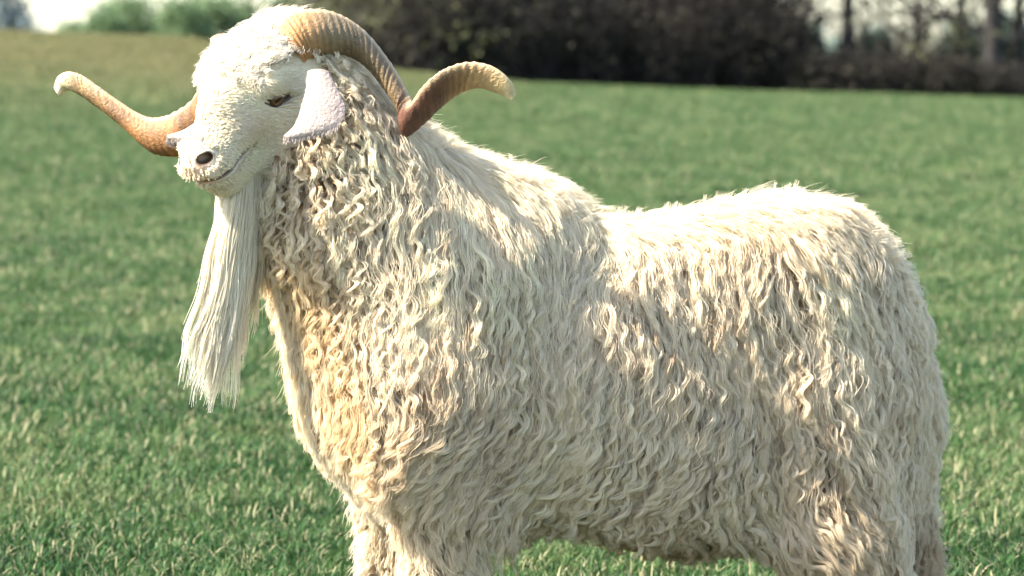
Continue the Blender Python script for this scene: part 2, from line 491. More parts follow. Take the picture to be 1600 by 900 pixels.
for u, y, s_, lab in ((1262, 190, 0.5, "pale distant tree behind the hedge next to the dark wood"), (1300, 200, 0.38, "pale distant tree left of the slender trunk"), (1368, 200, 0.48, "pale distant tree right of the slender trunk"), (1500, 195, 0.55, "pale distant tree left of the thick trunk"), (1575, 195, 0.6, "pale distant tree at the right picture edge")):
    place("distant_tree", tuple(m.copy() for m in far[0]) if u == 1262 else tuple(m.copy() for m in far[1]), ("trunk", "crown"), (M_BARK, M_PALELEAF), ux(u, y), y, u * 0.3, s_, lab, "tree")
for u, y, s_, k, lab in ((118, 262, 0.80, 0, "smallest distant green tree at the left end of the far row"), (168, 258, 0.95, 1, "distant green tree left of the tallest one on the rise"),
                         (198, 262, 1.12, 2, "tallest distant green tree on the skyline at left"), (246, 265, 0.90, 0, "low distant green tree in the middle of the far row"), (285, 258, 1.08, 1, "round distant green tree left of the goat's forehead"),
                         (330, 262, 1.12, 2, "distant green tree directly behind the goat's forehead"), (385, 264, 1.05, 0, "distant green tree behind the goat's topknot"), (455, 262, 1.1, 1, "distant green tree behind the base of the horn")):
    place("skyline_tree", far[k], ("trunk", "crown"), (M_BARK, M_GREENLEAF), ux(u, y), y, u * 0.7, s_, lab, "tree")
bl = make_tree(170, 7.5, 0.16, 0.05, 24, 5200, 0.20, 0.5, 0.0, 0.2)
place("bluish_tree", bl, ("trunk", "crown"), (M_BARK, M_BLUELEAF), ux(8, 300), 300, 0.3, 1.25, "pale bluish distant tree in the top left corner", "tree")


# ================================================================== the goat
# head frame: forward, left, up
YAW, HP = math.radians(38), math.radians(33)
HF = np.array((-math.sin(YAW) * math.cos(HP), -math.cos(YAW) * math.cos(HP), -math.sin(HP)))
HL = np.array((math.cos(YAW), -math.sin(YAW), 0.0))
HU = np.cross(HF, HL)
HO = W(388, 150, -0.09)
def head(a, b, c):
    return HO + a * (MUZ if a > 0 else 1.0) * HF + b * HL + c * HU
MUZ = 0.94                            # length of the muzzle
def hq(p):
    q = (p - HO) @ HM.T
    q[..., 0] = np.where(q[..., 0] > 0, q[..., 0] / MUZ, q[..., 0])
    return q
EYE_ROT = np.array(((math.cos(0.42), 0, math.sin(0.42)), (0, 1, 0), (-math.sin(0.42), 0, math.cos(0.42))))   # eye slit tilted against the head
MZ0 = -0.041                          # height of the mouth line
HM = np.stack([HF, HL, HU])           # rows: world -> head coordinates

def sd_ell(p, c, r):
    q = p - c
    k0 = np.sqrt(((q / r) ** 2).sum(-1)); k1 = np.sqrt(((q / (np.asarray(r) ** 2)) ** 2).sum(-1)) + 1e-9
    return k0 * (k0 - 1) / k1

def sd_cone(p, a, b, ra, rb):
    ab = b - a
    h = np.clip(((p - a) @ ab) / (ab @ ab), 0, 1)
    return np.sqrt(((p - a - h[..., None] * ab) ** 2).sum(-1)) - (ra + (rb - ra) * h)

def smin(a, b, k):
    h = np.clip(0.5 + 0.5 * (b - a) / k, 0, 1)
    return b + (a - b) * h - k * h * (1 - h)

def smax(a, b, k):
    return -smin(-a, -b, k)

_body = [  # centre (u, v, y), radii x, y, z
    ((950, 589, 0.0), (0.39, 0.160, 0.191)),
    ((1110, 690, 0.0), (0.17, 0.145, 0.135)),
    ((700, 560, 0.0), (0.165, 0.145, 0.225)),
    ((606, 595, -0.01), (0.085, 0.11, 0.145)),
    ((755, 416, 0.0), (0.148, 0.105, 0.110)),
    ((1235, 474, 0.0), (0.148, 0.135, 0.142)),
    ((1120, 455, 0.0), (0.20, 0.11, 0.095)),
    ((1295, 590, -0.022), (0.115, 0.090, 0.190)),
    ((1322, 610, 0.055), (0.098, 0.095, 0.185)),
]
_limbs = [  # (u,v,y,r) chains
    [(685, 640, -0.075, 0.080), (698, 800, -0.08, 0.048), (694, 905, -0.08, 0.035), (694, 1025, -0.08, 0.021), (684, 1062, -0.085, 0.022)],
    [(640, 650, 0.06, 0.065), (612, 800, 0.065, 0.030), (606, 905, 0.065, 0.022), (600, 1010, 0.065, 0.019), (590, 1046, 0.06, 0.020)],
    [(1300, 640, -0.052, 0.09), (1312, 830, -0.09, 0.066), (1352, 935, -0.09, 0.033), (1335, 1030, -0.09, 0.022), (1325, 1064, -0.095, 0.023)],
    [(1355, 660, 0.085, 0.08), (1382, 830, 0.085, 0.043), (1420, 905, 0.085, 0.028), (1415, 1010, 0.085, 0.020), (1422, 1046, 0.08, 0.021)],
]
_neck = [(720, 450, 0.0, 0.165), (588, 334, -0.02, 0.109), (500, 190, -0.045, 0.088)]
_neck2 = [(610, 520, -0.01, 0.13), (500, 330, -0.03, 0.095), (450, 240, -0.06, 0.065)]

TURN, X0 = 0.36, W(600, 500, 0)[0]     # the trunk stands turned: the rump is farther away than the chest
def turned(x):
    return TURN * 0.5 * ((x - X0) + np.sqrt((x - X0) ** 2 + 0.01))
def straight(p):
    q = np.array(p, float)
    q[..., 1] -= turned(q[..., 0])
    return q
def WT(u, v, y):
    x = W(u, v, 0)[0]
    return W(u, v, y + turned(x))
BODY = [(straight(WT(*c)), np.array(r)) for c, r in _body]
LIMBS = [[(WT(u, v, y), r) for u, v, y, r in ch] for ch in _limbs]
LIMBS_S = [[(straight(c), r) for c, r in ch] for ch in LIMBS]
NECKS = [[(straight(WT(u, v, y)), r) for u, v, y, r in ch] for ch in (_neck, _neck2)]
TAIL = [(straight(WT(1300, 420, 0.0)), 0.035), (straight(WT(1352, 430, 0.01)), 0.018), (straight(WT(1382, 490, 0.01)), 0.010)]

def sdf_head(p):
    q = hq(p)
    d = sd_ell(q, np.array((-0.050, 0, 0.000)), np.array((0.082, 0.060, 0.050)))
    E = lambda c, r, k: smin(d, sd_ell(q, np.array(c), np.array(r)), k)
    C = lambda a, b, ra, rb, k: smin(d, sd_cone(q, np.array(a), np.array(b), ra, rb), k)
    d = C((-0.01, 0, -0.004), (0.105, 0, -0.022), 0.047, 0.028, 0.03)
    d = E((0.122, 0, -0.022), (0.032, 0.029, 0.029), 0.02)
    d = C((-0.05, 0, -0.055), (0.098, 0, -0.059), 0.034, 0.024, 0.02)
    for s in (-1, 1):
        d = E((-0.035, s * 0.036, -0.036), (0.055, 0.026, 0.042), 0.03)
        d = E((-0.004, s * 0.047, 0.021), (0.024, 0.014, 0.013), 0.012)      # brow
        d = E((0.114, s * 0.018, -0.034), (0.024, 0.015, 0.013), 0.012)      # lip pad
        d = E((0.128, s * 0.016, -0.011), (0.018, 0.013, 0.013), 0.010)      # nostril wing
    d = E((0.02, 0, 0.024), (0.06, 0.026, 0.02), 0.025)
    # carve: eye sockets, nostrils, mouth
    for s in (-1, 1):
        d = smax(d, -sd_ell((q - np.array((0.004, s * 0.062, 0.002))) @ EYE_ROT.T, np.zeros(3), np.array((0.021, 0.016, 0.0125))), 0.006)
        nq = q - np.array((0.139, s * 0.0225, -0.008))
        ca, sa = math.cos(0.75 * s), math.sin(0.75 * s)
        nq = np.stack([nq[..., 0] * ca + nq[..., 1] * sa, -nq[..., 0] * sa + nq[..., 1] * ca, nq[..., 2]], -1)
        d = smax(d, -sd_ell(nq, np.zeros(3), np.array((0.016, 0.0105, 0.0058))), 0.004)
    ax = q[..., 0]; ab = np.abs(q[..., 1])
    mz = MZ0 + 0.11 * np.clip(0.105 - ax, 0, 0.1) + 0.10 * np.maximum(0, 0.02 - ab)
    groove = np.abs(q[..., 2] - mz) - 0.0030
    groove = np.maximum(groove, 0.066 - ax)
    shell = d + 0.007
    d = smax(d, -np.maximum(groove, -shell), 0.004)
    ph = np.maximum(ab - 0.0012, np.maximum(q[..., 2] + 0.014, np.maximum(-0.046 - q[..., 2], 0.11 - ax)))   # philtrum
    d = smax(d, -np.maximum(ph, -(d + 0.004)), 0.003)
    return d

def sdf(p0):
    d = None
    p = straight(p0)
    for c, r in BODY:
        e = sd_ell(p, c, r)
        d = e if d is None else smin(d, e, 0.07)
    for ch in NECKS:
        for (a, ra), (b, rb) in zip(ch, ch[1:]):
            d = smin(d, sd_cone(p, a, b, ra, rb), 0.05)
    d = d + 0.022                      # room for the depth of the fleece
    for ch in LIMBS_S:
        e = None
        for (a, ra), (b, rb) in zip(ch, ch[1:]):
            g = sd_cone(p, a, b, ra, rb)
            e = g if e is None else smin(e, g, 0.012)
        d = smin(d, e, 0.06)
    for (a, ra), (b, rb) in zip(TAIL, TAIL[1:]):
        d = smin(d, sd_cone(p, a, b, ra, rb), 0.02)
    return smin(d, sdf_head(p0), 0.03)

def grad(p, e=0.002, fn=sdf, sd=None):
    g = np.empty_like(p)
    if sd is not None:
        for k in range(3):
            o = np.zeros(3); o[k] = e
            g[:, k] = fn(p + o) - sd
        return nrm(g)
    for k in range(3):
        o = np.zeros(3); o[k] = e
        g[:, k] = fn(p + o) - fn(p - o)
    return nrm(g)

def axis_grid(lo, hi, flo, fhi, coarse, fine):
    a = np.linspace(lo, flo, max(2, int((flo - lo) / coarse) + 1))
    b = np.linspace(flo, fhi, int((fhi - flo) / fine) + 1)
    c = np.linspace(fhi, hi, max(2, int((hi - fhi) / coarse) + 1))
    return np.concatenate([a[:-1], b, c[1:]])

def surface_nets(gx, gy, gz, fn):
    nx, ny, nz = len(gx), len(gy), len(gz)
    D = np.empty((nx, ny, nz), np.float32)
    YY, ZZ = np.meshgrid(gy, gz, indexing='ij')
    for i in range(0, nx, 8):
        xs = gx[i:i + 8]
        p = np.empty((len(xs), ny, nz, 3))
        p[..., 0] = xs[:, None, None]; p[..., 1] = YY; p[..., 2] = ZZ
        D[i:i + 8] = fn(p)
    G = (gx, gy, gz)
    ncell = (nx - 1, ny - 1, nz - 1)
    acc = np.zeros(ncell + (3,), np.float32); cnt = np.zeros(ncell, np.int16)
    idx = np.indices((nx, ny, nz), sparse=True)
    edges = []
    for ax in range(3):
        s0 = [slice(None)] * 3; s1 = [slice(None)] * 3
        s0[ax] = slice(0, -1); s1[ax] = slice(1, None)
        A, B = D[tuple(s0)], D[tuple(s1)]
        hit = np.argwhere((A < 0) != (B < 0))
        a = A[tuple(hit.T)]; b = B[tuple(hit.T)]
        t = a / (a - b)
        pos = np.stack([G[k][hit[:, k]] for k in range(3)], -1)
        nxt = G[ax][hit[:, ax] + 1]
        pos[:, ax] += t * (nxt - pos[:, ax])
        edges.append((ax, hit, a < 0))
        o1, o2 = [k for k in range(3) if k != ax]
        for d1 in (0, -1):
            for d2 in (0, -1):
                c = hit.copy(); c[:, o1] += d1; c[:, o2] += d2
                ok = np.all((c >= 0) & (c < np.array(ncell)), 1)
                np.add.at(acc, tuple(c[ok].T), pos[ok]); np.add.at(cnt, tuple(c[ok].T), 1)
    act = cnt > 0
    ids = np.full(ncell, -1, np.int64); ids[act] = np.arange(act.sum())
    V = acc[act] / cnt[act][:, None]
    Fs = []
    for ax, hit, inside in edges:
        o1, o2 = (ax + 1) % 3, (ax + 2) % 3
        q = []
        for d1, d2 in ((0, 0), (-1, 0), (-1, -1), (0, -1)):
            c = hit.copy(); c[:, o1] += d1; c[:, o2] += d2
            q.append(ids[tuple(np.clip(c, 0, np.array(ncell) - 1).T)])
        q = np.stack(q, -1)
        q[~inside] = q[~inside][:, ::-1]
        Fs.append(q[(q >= 0).all(1)])
    return V, np.concatenate(Fs)

h0, h1 = HO - 0.16, HO + 0.13
V, F = surface_nets(axis_grid(-0.48, 0.62, h0[0] - 0.0, h1[0] - 0.02, 0.009, 0.0027),
                    axis_grid(-0.29, 0.52, h0[1] + 0.0, h1[1] - 0.04, 0.009, 0.0027),
                    axis_grid(-0.004, 0.93, h0[2], h1[2] - 0.02, 0.009, 0.0027), sdf)
V = V.astype(np.float64)
GX0 = W(1000, 1000, 0.0)
goat = bpy.data.objects.new("goat", None)
COL.objects.link(goat)
goat["label"] = "cream long-haired goat with spiral horns and white beard standing on the grass"
goat["category"] = "goat"

# ---- body skin ---------------------------------------------------
def skin_colors(V):
    q = hq(V)
    c = np.tile(np.array((0.52, 0.43, 0.31)), (len(V), 1))
    hd = sdf_head(V)
    on = (hd < 0.012) & (q[:, 0] > -0.07)
    c[on] = (0.66, 0.57, 0.44)
    def blend(w, col):
        nonlocal c
        c = c * (1 - w[:, None]) + np.array(col) * w[:, None]
    ab = np.abs(q[:, 1])
    # pink nose leather, lips and philtrum
    w = sstep(0.108, 0.128, q[:, 0]) * sstep(-0.052, -0.043, q[:, 2]) * sstep(0.008, -0.002, q[:, 2]) * on * sstep(0.030, 0.018, ab)
    blend(w * 0.9, (0.66, 0.44, 0.30))
    mz = MZ0 + 0.11 * np.clip(0.105 - q[:, 0], 0, 0.1) + 0.10 * np.maximum(0, 0.02 - ab)
    w = sstep(0.005, 0.0015, np.abs(q[:, 2] - mz)) * sstep(0.060, 0.070, q[:, 0]) * on
    blend(w * 0.95, (0.10, 0.045, 0.03))
    for s in (-1, 1):
        e = np.linalg.norm((q - np.array((0.139, s * 0.0225, -0.008))) / np.array((0.015, 0.0115, 0.0075)), axis=1)
        blend(sstep(1.25, 0.8, e) * on, (0.055, 0.028, 0.016))
        e = np.linalg.norm(((q - np.array((0.006, s * 0.057, 0.002))) @ EYE_ROT.T) / np.array((0.024, 0.02, 0.0105)), axis=1)
        blend(sstep(1.15, 0.75, e) * on, (0.10, 0.055, 0.035))
        e = np.linalg.norm(((q - np.array((0.028, s * 0.052, 0.006))) @ EYE_ROT.T) / np.array((0.013, 0.012, 0.0045)), axis=1)
        blend(sstep(1.2, 0.7, e) * on, (0.10, 0.055, 0.035))
    return c

def tint_material(name, rough=0.6, bump=None, trans=0.0, spec=0.3):
    m, nt, n, l, b = material(name)
    at = n.new("ShaderNodeAttribute"); at.attribute_name = "tint"
    l.new(at.outputs["Color"], b.inputs["Base Color"])
    b.inputs["Roughness"].default_value = rough
    b.inputs["Specular IOR Level"].default_value = spec
    if bump:
        t = n.new("ShaderNodeTexNoise"); t.inputs["Scale"].default_value = bump[0]; t.inputs["Detail"].default_value = 5
        tc = n.new("ShaderNodeTexCoord"); l.new(tc.outputs["Object"], t.inputs["Vector"])
        bp = n.new("ShaderNodeBump"); bp.inputs["Distance"].default_value = bump[1]; bp.inputs["Strength"].default_value = 0.7
        l.new(t.outputs[0], bp.inputs["Height"]); l.new(bp.outputs[0], b.inputs["Normal"])
    if trans:
        tr = n.new("ShaderNodeBsdfTranslucent"); l.new(at.outputs["Color"], tr.inputs["Color"])
        ms = n.new("ShaderNodeMixShader"); ms.inputs[0].default_value = trans
        l.new(b.outputs[0], ms.inputs[1]); l.new(tr.outputs[0], ms.inputs[2])
        l.new(ms.outputs[0], n["Material Output"].inputs["Surface"])
    return m

M_SKIN = tint_material("goat_skin", 0.7, (260, 0.002), 0.0, 0.25)
body = link("body", mesh_np("body", V, F, True, skin_colors(V)), goat, M_SKIN)

# ---- horns and ears: a band between two edges, with an own thickness --------
def catmull(P, n):
    P = np.asarray(P, float)
    k = len(P)
    t = np.linspace(0, k - 1, n)
    i = np.clip(t.astype(int), 0, k - 2); f = (t - i)[:, None]
    p0, p1, p2, p3 = P[np.clip(i - 1, 0, k - 1)], P[i], P[i + 1], P[np.clip(i + 2, 0, k - 1)]
    return 0.5 * (2 * p1 + (p2 - p0) * f + (2 * p0 - 5 * p1 + 4 * p2 - p3) * f * f + (3 * p1 - p0 - 3 * p2 + p3) * f ** 3)

def band(A, B, ys, th, n=120, seg=20, ridges=0, bulge=0.0, seed=0, tw=None):
    tw = tw or [0] * len(A)
    a = catmull([W(u, v, y - d) for (u, v), y, d in zip(A, ys, tw)], n)
    b = catmull([W(u, v, y + d) for (u, v), y, d in zip(B, ys, tw)], n)
    th = catmull(np.array(th)[:, None], n)[:, 0]
    c = (a + b) / 2; w = (a - b) / 2
    t = nrm(np.gradient(c, axis=0))
    nn = np.cross(t, w)
    nn = nrm(nn)
    for i in range(1, n):
        if nn[i] @ nn[i - 1] < 0: nn[i] = -nn[i]
    for _ in range(6):
        nn[1:-1] = nrm(nn[:-2] + nn[1:-1] * 2 + nn[2:])
    if nn[:, 1].mean() > 0: nn = -nn
    ang = np.linspace(0, 2 * math.pi, seg, endpoint=False)
    ca, sa = np.cos(ang), np.sin(ang)
    s = np.concatenate([[0], np.cumsum(np.linalg.norm(np.diff(c, axis=0), axis=1))])
    r = np.random.default_rng(seed)
    rid = np.zeros(n)
    if ridges:
        ph = np.cumsum(r.uniform(0.2, 1.8, n)) * (2 * math.pi * ridges / n)
        rid = np.where(np.sin(ph) > 0, np.sin(ph) ** 0.6 if False else np.abs(np.sin(ph)), -0.3 * np.abs(np.sin(ph)))
        rid = rid * (0.010 + 0.045 * np.interp(np.arange(n), np.arange(0, n + 9, 9), r.uniform(0, 1, len(np.arange(0, n + 9, 9))))) * sstep(1.0, 0.80, np.linspace(0, 1, n))
    V = (c[:, None] + w[:, None] * (ca * (1 + 0)) [None, :, None] * (1 + rid)[:, None, None]
         + nn[:, None] * ((np.sign(sa) * np.abs(sa) ** 1.25)[None, :] * (th * (1 + 2.2 * rid))[:, None] + bulge * (1 - ca ** 2)[None, :] * np.sin(np.linspace(0.25, 1, n) * math.pi)[:, None])[..., None])
    V = V.reshape(-1, 3)
    i = np.arange(n - 1)[:, None] * seg; j = np.arange(seg)[None]; j2 = (j + 1) % seg
    Fq = np.stack([i + j, i + j2, i + seg + j2, i + seg + j], -1).reshape(-1, 4)
    V = np.concatenate([V, c[:1], c[-1:]])
    k0, k1 = len(V) - 2, len(V) - 1
    capA = np.stack([np.full(seg, k0), j[0], j2[0], j2[0]], -1)
    T = np.concatenate([Fq[:, [0, 1, 2]], Fq[:, [0, 2, 3]], np.stack([np.full(seg, k0), j2[0], j[0]], -1),
                        np.stack([np.full(seg, k1), (n - 1) * seg + j[0], (n - 1) * seg + j2[0]], -1)])
    tt = np.concatenate([np.repeat(np.linspace(0, 1, n), seg), [0, 1]])
    side = np.concatenate([np.tile(ca, n), [0, 0]]); face = np.concatenate([np.tile(sa, n), [0, 0]])
    ridv = np.concatenate([np.repeat(rid, seg), [0, 0]])
    return V, T, tt, side, face, ridv

def lerp_colors(t, stops):
    xs = [s[0] for s in stops]
    return np.stack([np.interp(t, xs, [s[1][k] for s in stops]) for k in range(3)], -1)

M_HORN = tint_material("horn", 0.58, (300, 0.003), 0.0, 0.5)
def build_horn(A, B, ys, th, stops, label, ridges, seed, tw=None):
    V, T, tt, side, face, rid = band(A, B, ys, th, 170, 28, ridges, 0, seed, tw)
    c = lerp_colors(tt, stops)
    nz = N3(V, 45)[:, None] * 0.40 + N4(V, 190)[:, None] * 0.25 + N2(V * np.array((1, 1, 1)), 420)[:, None] * 0.15
    c = c * (1 + nz) * (1 + rid[:, None] * 7)
    edge = sstep(0.72, 0.95, side)[:, None]  # lighter edge paints the bright lit upper rim into the horn colour
    c = c * (1 - 0.55 * edge) + np.array((0.62, 0.45, 0.25)) * 0.55 * edge
    return link("horn", mesh_np("horn", V, T, True, np.clip(c, 0.01, 0.9)), goat, M_HORN, label=label)

build_horn(
    [(425, 45), (445, 22), (490, 14), (530, 22), (570, 48), (605, 90), (630, 130), (643, 160), (641, 163), (662, 134), (692, 110), (730, 98), (768, 104), (797, 126), (806, 148)],
    [(478, 108), (482, 98), (505, 86), (542, 88), (572, 106), (598, 138), (618, 168), (628, 190), (634, 214), (662, 194), (692, 165), (718, 146), (748, 137), (778, 146), (799, 157)],
    [-.09, -.085, -.078, -.07, -.065, -.065, -.07, -.075, -.09, -.11, -.125, -.135, -.145, -.15, -.15],
    [.024, .026, .024, .021, .018, .016, .014, .011, .009, .009, .009, .009, .009, .007, .003],
    [(0, (0.42, 0.20, 0.07)), (0.10, (0.27, 0.14, 0.050)), (0.17, (0.16, 0.115, 0.060)), (0.42, (0.17, 0.11, 0.052)), (0.53, (0.11, 0.045, 0.026)), (0.7, (0.10, 0.040, 0.024)), (0.80, (0.34, 0.19, 0.085)), (0.93, (0.46, 0.32, 0.15)), (1, (0.60, 0.48, 0.28))],  # reddish-brown middle stretch darkened to paint the shade on its down-turned face
    "ridged brown horn curling back over the neck to a pale tip", 48, 3,
    [0, 0, 0, 0, 0, 0, 0, .008, .018, .024, .026, .024, .018, .010, .002])
build_horn(
    [(330, 60), (322, 105), (305, 150), (272, 176), (240, 184), (214, 176), (184, 157), (152, 135), (126, 117), (106, 112), (90, 120), (84, 137)],
    [(385, 80), (362, 130), (335, 200), (290, 240), (250, 243), (226, 230), (198, 204), (172, 181), (146, 163), (124, 148), (106, 141), (93, 152)],
    [-.06, -.03, 0, .03, .05, .06, .07, .08, .09, .095, .10, .10],
    [.022, .022, .021, .019, .017, .014, .012, .011, .010, .010, .009, .004],
    [(0, (0.17, 0.08, 0.028)), (0.3, (0.19, 0.085, 0.026)), (0.5, (0.22, 0.10, 0.030)), (0.68, (0.19, 0.11, 0.042)), (0.8, (0.27, 0.18, 0.08)), (0.86, (0.46, 0.37, 0.20)), (1, (0.56, 0.48, 0.30))],
    "orange-brown horn spreading out sideways to a hooked cream tip", 34, 5)

M_EAR = tint_material("ear_skin", 0.85, (220, 0.004), 0.2, 0.1)
EARS = []
def build_ear(A, B, ys, th, bulge, cols):
    V, T, tt, side, face, _ = band(A, B, ys, th, 60, 24, 0, bulge, 1)
    c = lerp_colors(tt, cols) * (1 + N3(V, 90)[:, None] * 0.12 + N4(V, 260)[:, None] * 0.1)
    me = mesh_np("ear", V, T, True, np.clip(c, 0, 0.9))
    e = link("ear", me, goat, M_EAR)
    EARS.append((V, T, e))
    return e
build_ear([(480, 112), (478, 138), (472, 162), (466, 182), (458, 198), (443, 212)],
          [(514, 112), (527, 138), (539, 164), (537, 184), (516, 204), (450, 219)],
          [-.150, -.165, -.176, -.184, -.190, -.196], [.004, .004, .0035, .003, .003, .002], 0.003,
          [(0, (0.46, 0.36, 0.30)), (0.5, (0.42, 0.33, 0.29)), (1, (0.58, 0.46, 0.38))])
build_ear([(318, 182), (292, 200), (276, 207), (261, 211)], [(318, 218), (296, 223), (278, 222), (264, 218)],
          [-.03, -.03, -.03, -.035], [.006, .006, .005, .002], 0.004,
          [(0, (0.62, 0.42, 0.36)), (0.6, (0.72, 0.55, 0.48)), (1, (0.80, 0.70, 0.60))])

# ---- eyes ----------------------------------------------------------
M_EYE = tint_material("eye", 0.08, None, 0.0, 0.6)
def sphere(c, r, M, nu=64, nv=40):
    u = np.linspace(0, 2 * math.pi, nu, endpoint=False); v = np.linspace(0, math.pi, nv)
    U, Vv = np.meshgrid(u, v)
    L = np.stack([np.cos(U) * np.sin(Vv), np.sin(U) * np.sin(Vv), np.cos(Vv)], -1).reshape(-1, 3)
    i = np.arange(nv - 1)[:, None] * nu; j = np.arange(nu)[None]; j2 = (j + 1) % nu
    Fq = np.stack([i + j, i + nu + j, i + nu + j2, i + j2], -1).reshape(-1, 4)
    return c + (L * r) @ M, Fq, L
for s in (-1, 1):
    out = nrm(np.array((0.45, s * 1.0, 0.05)))
    c = head(0.005, s * 0.0505, 0.0015)
    Vs, Fs, L = sphere(c, np.array((0.0145, 0.0115, 0.0125)), HM)
    k = L @ out
    hgt = L[:, 2]
    col = np.tile(np.array((0.05, 0.022, 0.012)), (len(Vs), 1))
    col[k > 0.74] = (0.11, 0.055, 0.022)
    eye = link("eye", mesh_np("eye", Vs, Fs, True, col), goat, M_EYE)
    pm = (k > 0.86) & (np.abs(hgt) < 0.2)                     # wide slit pupil
    pf = Fs[pm[Fs].all(1)]
    used, inv = np.unique(pf, return_inverse=True)
    pv = c + ((L[used] * 1.02) * np.array((0.0145, 0.0115, 0.0125))) @ HM
    link("pupil", mesh_np("pupil", pv, inv.reshape(-1, 4), True, np.tile((0.006, 0.005, 0.005), (len(used), 1))), eye, M_EYE)

# ---- hooves ----------------------------------------------------------
M_HOOF = tint_material("hoof", 0.5, (150, 0.002), 0.0, 0.4)
for ch in LIMBS:
    (p, r) = ch[-1]
    for s in (-1, 1):
        prof = [(0.0, 0.019, 0.030), (0.012, 0.018, 0.028), (0.03, 0.015, 0.022), (0.042, 0.012, 0.017)]
        Vh = []
        cx, cyy = p[0] - 0.012, p[1] + s * 0.0135
        for z, ry, rx in prof:
            for k in range(16):
                a = 2 * math.pi * k / 16
                Vh.append((cx - 0.010 * (1 - z / 0.042) + rx * math.cos(a), cyy + ry * 0.72 * math.sin(a), max(0.0, z)))
        Vh.append((cx, cyy, 0.046)); Vh.append((cx - .01, cyy, 0.0))
        i = np.arange(3)[:, None] * 16; j = np.arange(16)[None]; j2 = (j + 1) % 16
        q4 = np.stack([i + j, i + j2, i + 16 + j2, i + 16 + j], -1).reshape(-1, 4)
        T = np.concatenate([q4[:, [0, 1, 2]], q4[:, [0, 2, 3]], np.stack([np.full(16, 64), 48 + j[0], 48 + j2[0]], -1), np.stack([np.full(16, 65), j2[0], j[0]], -1)])
        link("hoof", mesh_np("hoof", Vh, T, True, np.tile((0.10, 0.08, 0.06), (len(Vh), 1))), goat, M_HOOF)

# ---- hair ------------------------------------------------------------
def hair_material(name, rough, trans, spec):
    m, nt, n, l, b = material(name)
    at = n.new("ShaderNodeAttribute"); at.attribute_name = "tint"
    l.new(at.outputs["Color"], b.inputs["Base Color"])
    b.inputs["Roughness"].default_value = rough
    b.inputs["Specular IOR Level"].default_value = spec
    tr = n.new("ShaderNodeBsdfTranslucent"); l.new(at.outputs["Color"], tr.inputs["Color"])
    ms = n.new("ShaderNodeMixShader"); ms.inputs[0].default_value = trans
    l.new(b.outputs[0], ms.inputs[1]); l.new(tr.outputs[0], ms.inputs[2])
    l.new(ms.outputs[0], n["Material Output"].inputs["Surface"])
    return m
M_BEARD = hair_material("beard_hair", 0.5, 0.55, 0.25)
M_HAIR = hair_material("goat_hair", 0.5, 0.42, 0.25)

def curves_object(name, pts, rad, tint, mat=M_HAIR, root=None, parent=None):
    """pts (n, k, 3), rad (k,) or (n,k), tint (n,3) or (n,k,3)"""
    n, k, _ = pts.shape
    cu = bpy.data.hair_curves.new(name)
    cu.add_curves([k] * n)
    cu.attributes["position"].data.foreach_set("vector", pts.astype(np.float32).ravel())
    ra = cu.attributes.get("radius") or cu.attributes.new("radius", 'FLOAT', 'POINT')
    ra.data.foreach_set("value", np.broadcast_to(rad, (n, k)).astype(np.float32).ravel())
    if root is None:
        c = np.ones((n, 4), np.float32); c[:, :3] = tint
        at = cu.attributes.new("tint", 'FLOAT_COLOR', 'CURVE')
    else:                                # greasy brown roots, also darkened to paint the shaded gaps between locks
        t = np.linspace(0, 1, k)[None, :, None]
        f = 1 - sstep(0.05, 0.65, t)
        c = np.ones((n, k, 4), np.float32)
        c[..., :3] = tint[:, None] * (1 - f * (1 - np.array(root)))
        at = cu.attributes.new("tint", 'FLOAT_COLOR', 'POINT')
    at.data.foreach_set("color", c.ravel())
    o = link(name, cu, parent or goat, mat)
    return o

TRI = np.concatenate([F[:, [0, 1, 2]], F[:, [0, 2, 3]]])
TA, TB, TC = V[TRI[:, 0]], V[TRI[:, 1]], V[TRI[:, 2]]
TCEN = (TA + TB + TC) / 3
TCR = np.cross(TB - TA, TC - TA)
TAREA = np.linalg.norm(TCR, axis=1) / 2
TNRM = nrm(TCR)
TQ = hq(TCEN)
THEAD = sdf_head(TCEN)
TU, TV = UV(TCEN)
is_head = (THEAD < 0.010) & (TQ[:, 0] > -0.075)

def sample(weight, n):
    w = TAREA * weight
    i = rng.choice(len(TRI), n, p=w / w.sum())
    a, b = rng.random((2, n, 1))
    s = np.sqrt(a)
    p = TA[i] * (1 - s) + TB[i] * (s * (1 - b)) + TC[i] * (s * b)
    return p, TNRM[i]

def grow(p, n0, flow, L, lift, height, k, hug=0.0, fn=sdf):
    """centre lines of locks: walk along the flow, staying outside the body"""
    N = len(p); ds = (L / (k - 1))[:, None]
    P = np.empty((N, k, 3)); NR = np.empty((N, k, 3))
    x = p.copy(); nr = n0.copy()
    for i in range(k):
        P[:, i] = x; NR[:, i] = nr
        if i == k - 1: break
        s = i / (k - 1)
        d = flow(x, nr, s)
        inward = np.minimum((d * nr).sum(1), 0)[:, None]
        d = nrm(d - inward * nr)
        lf = (lift * max(0.0, 1 - 1.25 * s))[:, None]
        if i == 0: lf = np.maximum(lf, 0.45)
        d = nrm(d * (1 - lf) + nr * lf)
        x = x + d * ds
        sd = fn(x)
        g = grad(x, fn=fn, sd=sd)
        want = height * min(1.0, 3 * s + 0.25)
        x = x + g * np.maximum(want - sd, 0)[:, None]
        if np.any(hug): x = x - g * (np.maximum(sd - want, 0) * hug)[:, None]
        nr = g
    return P, NR

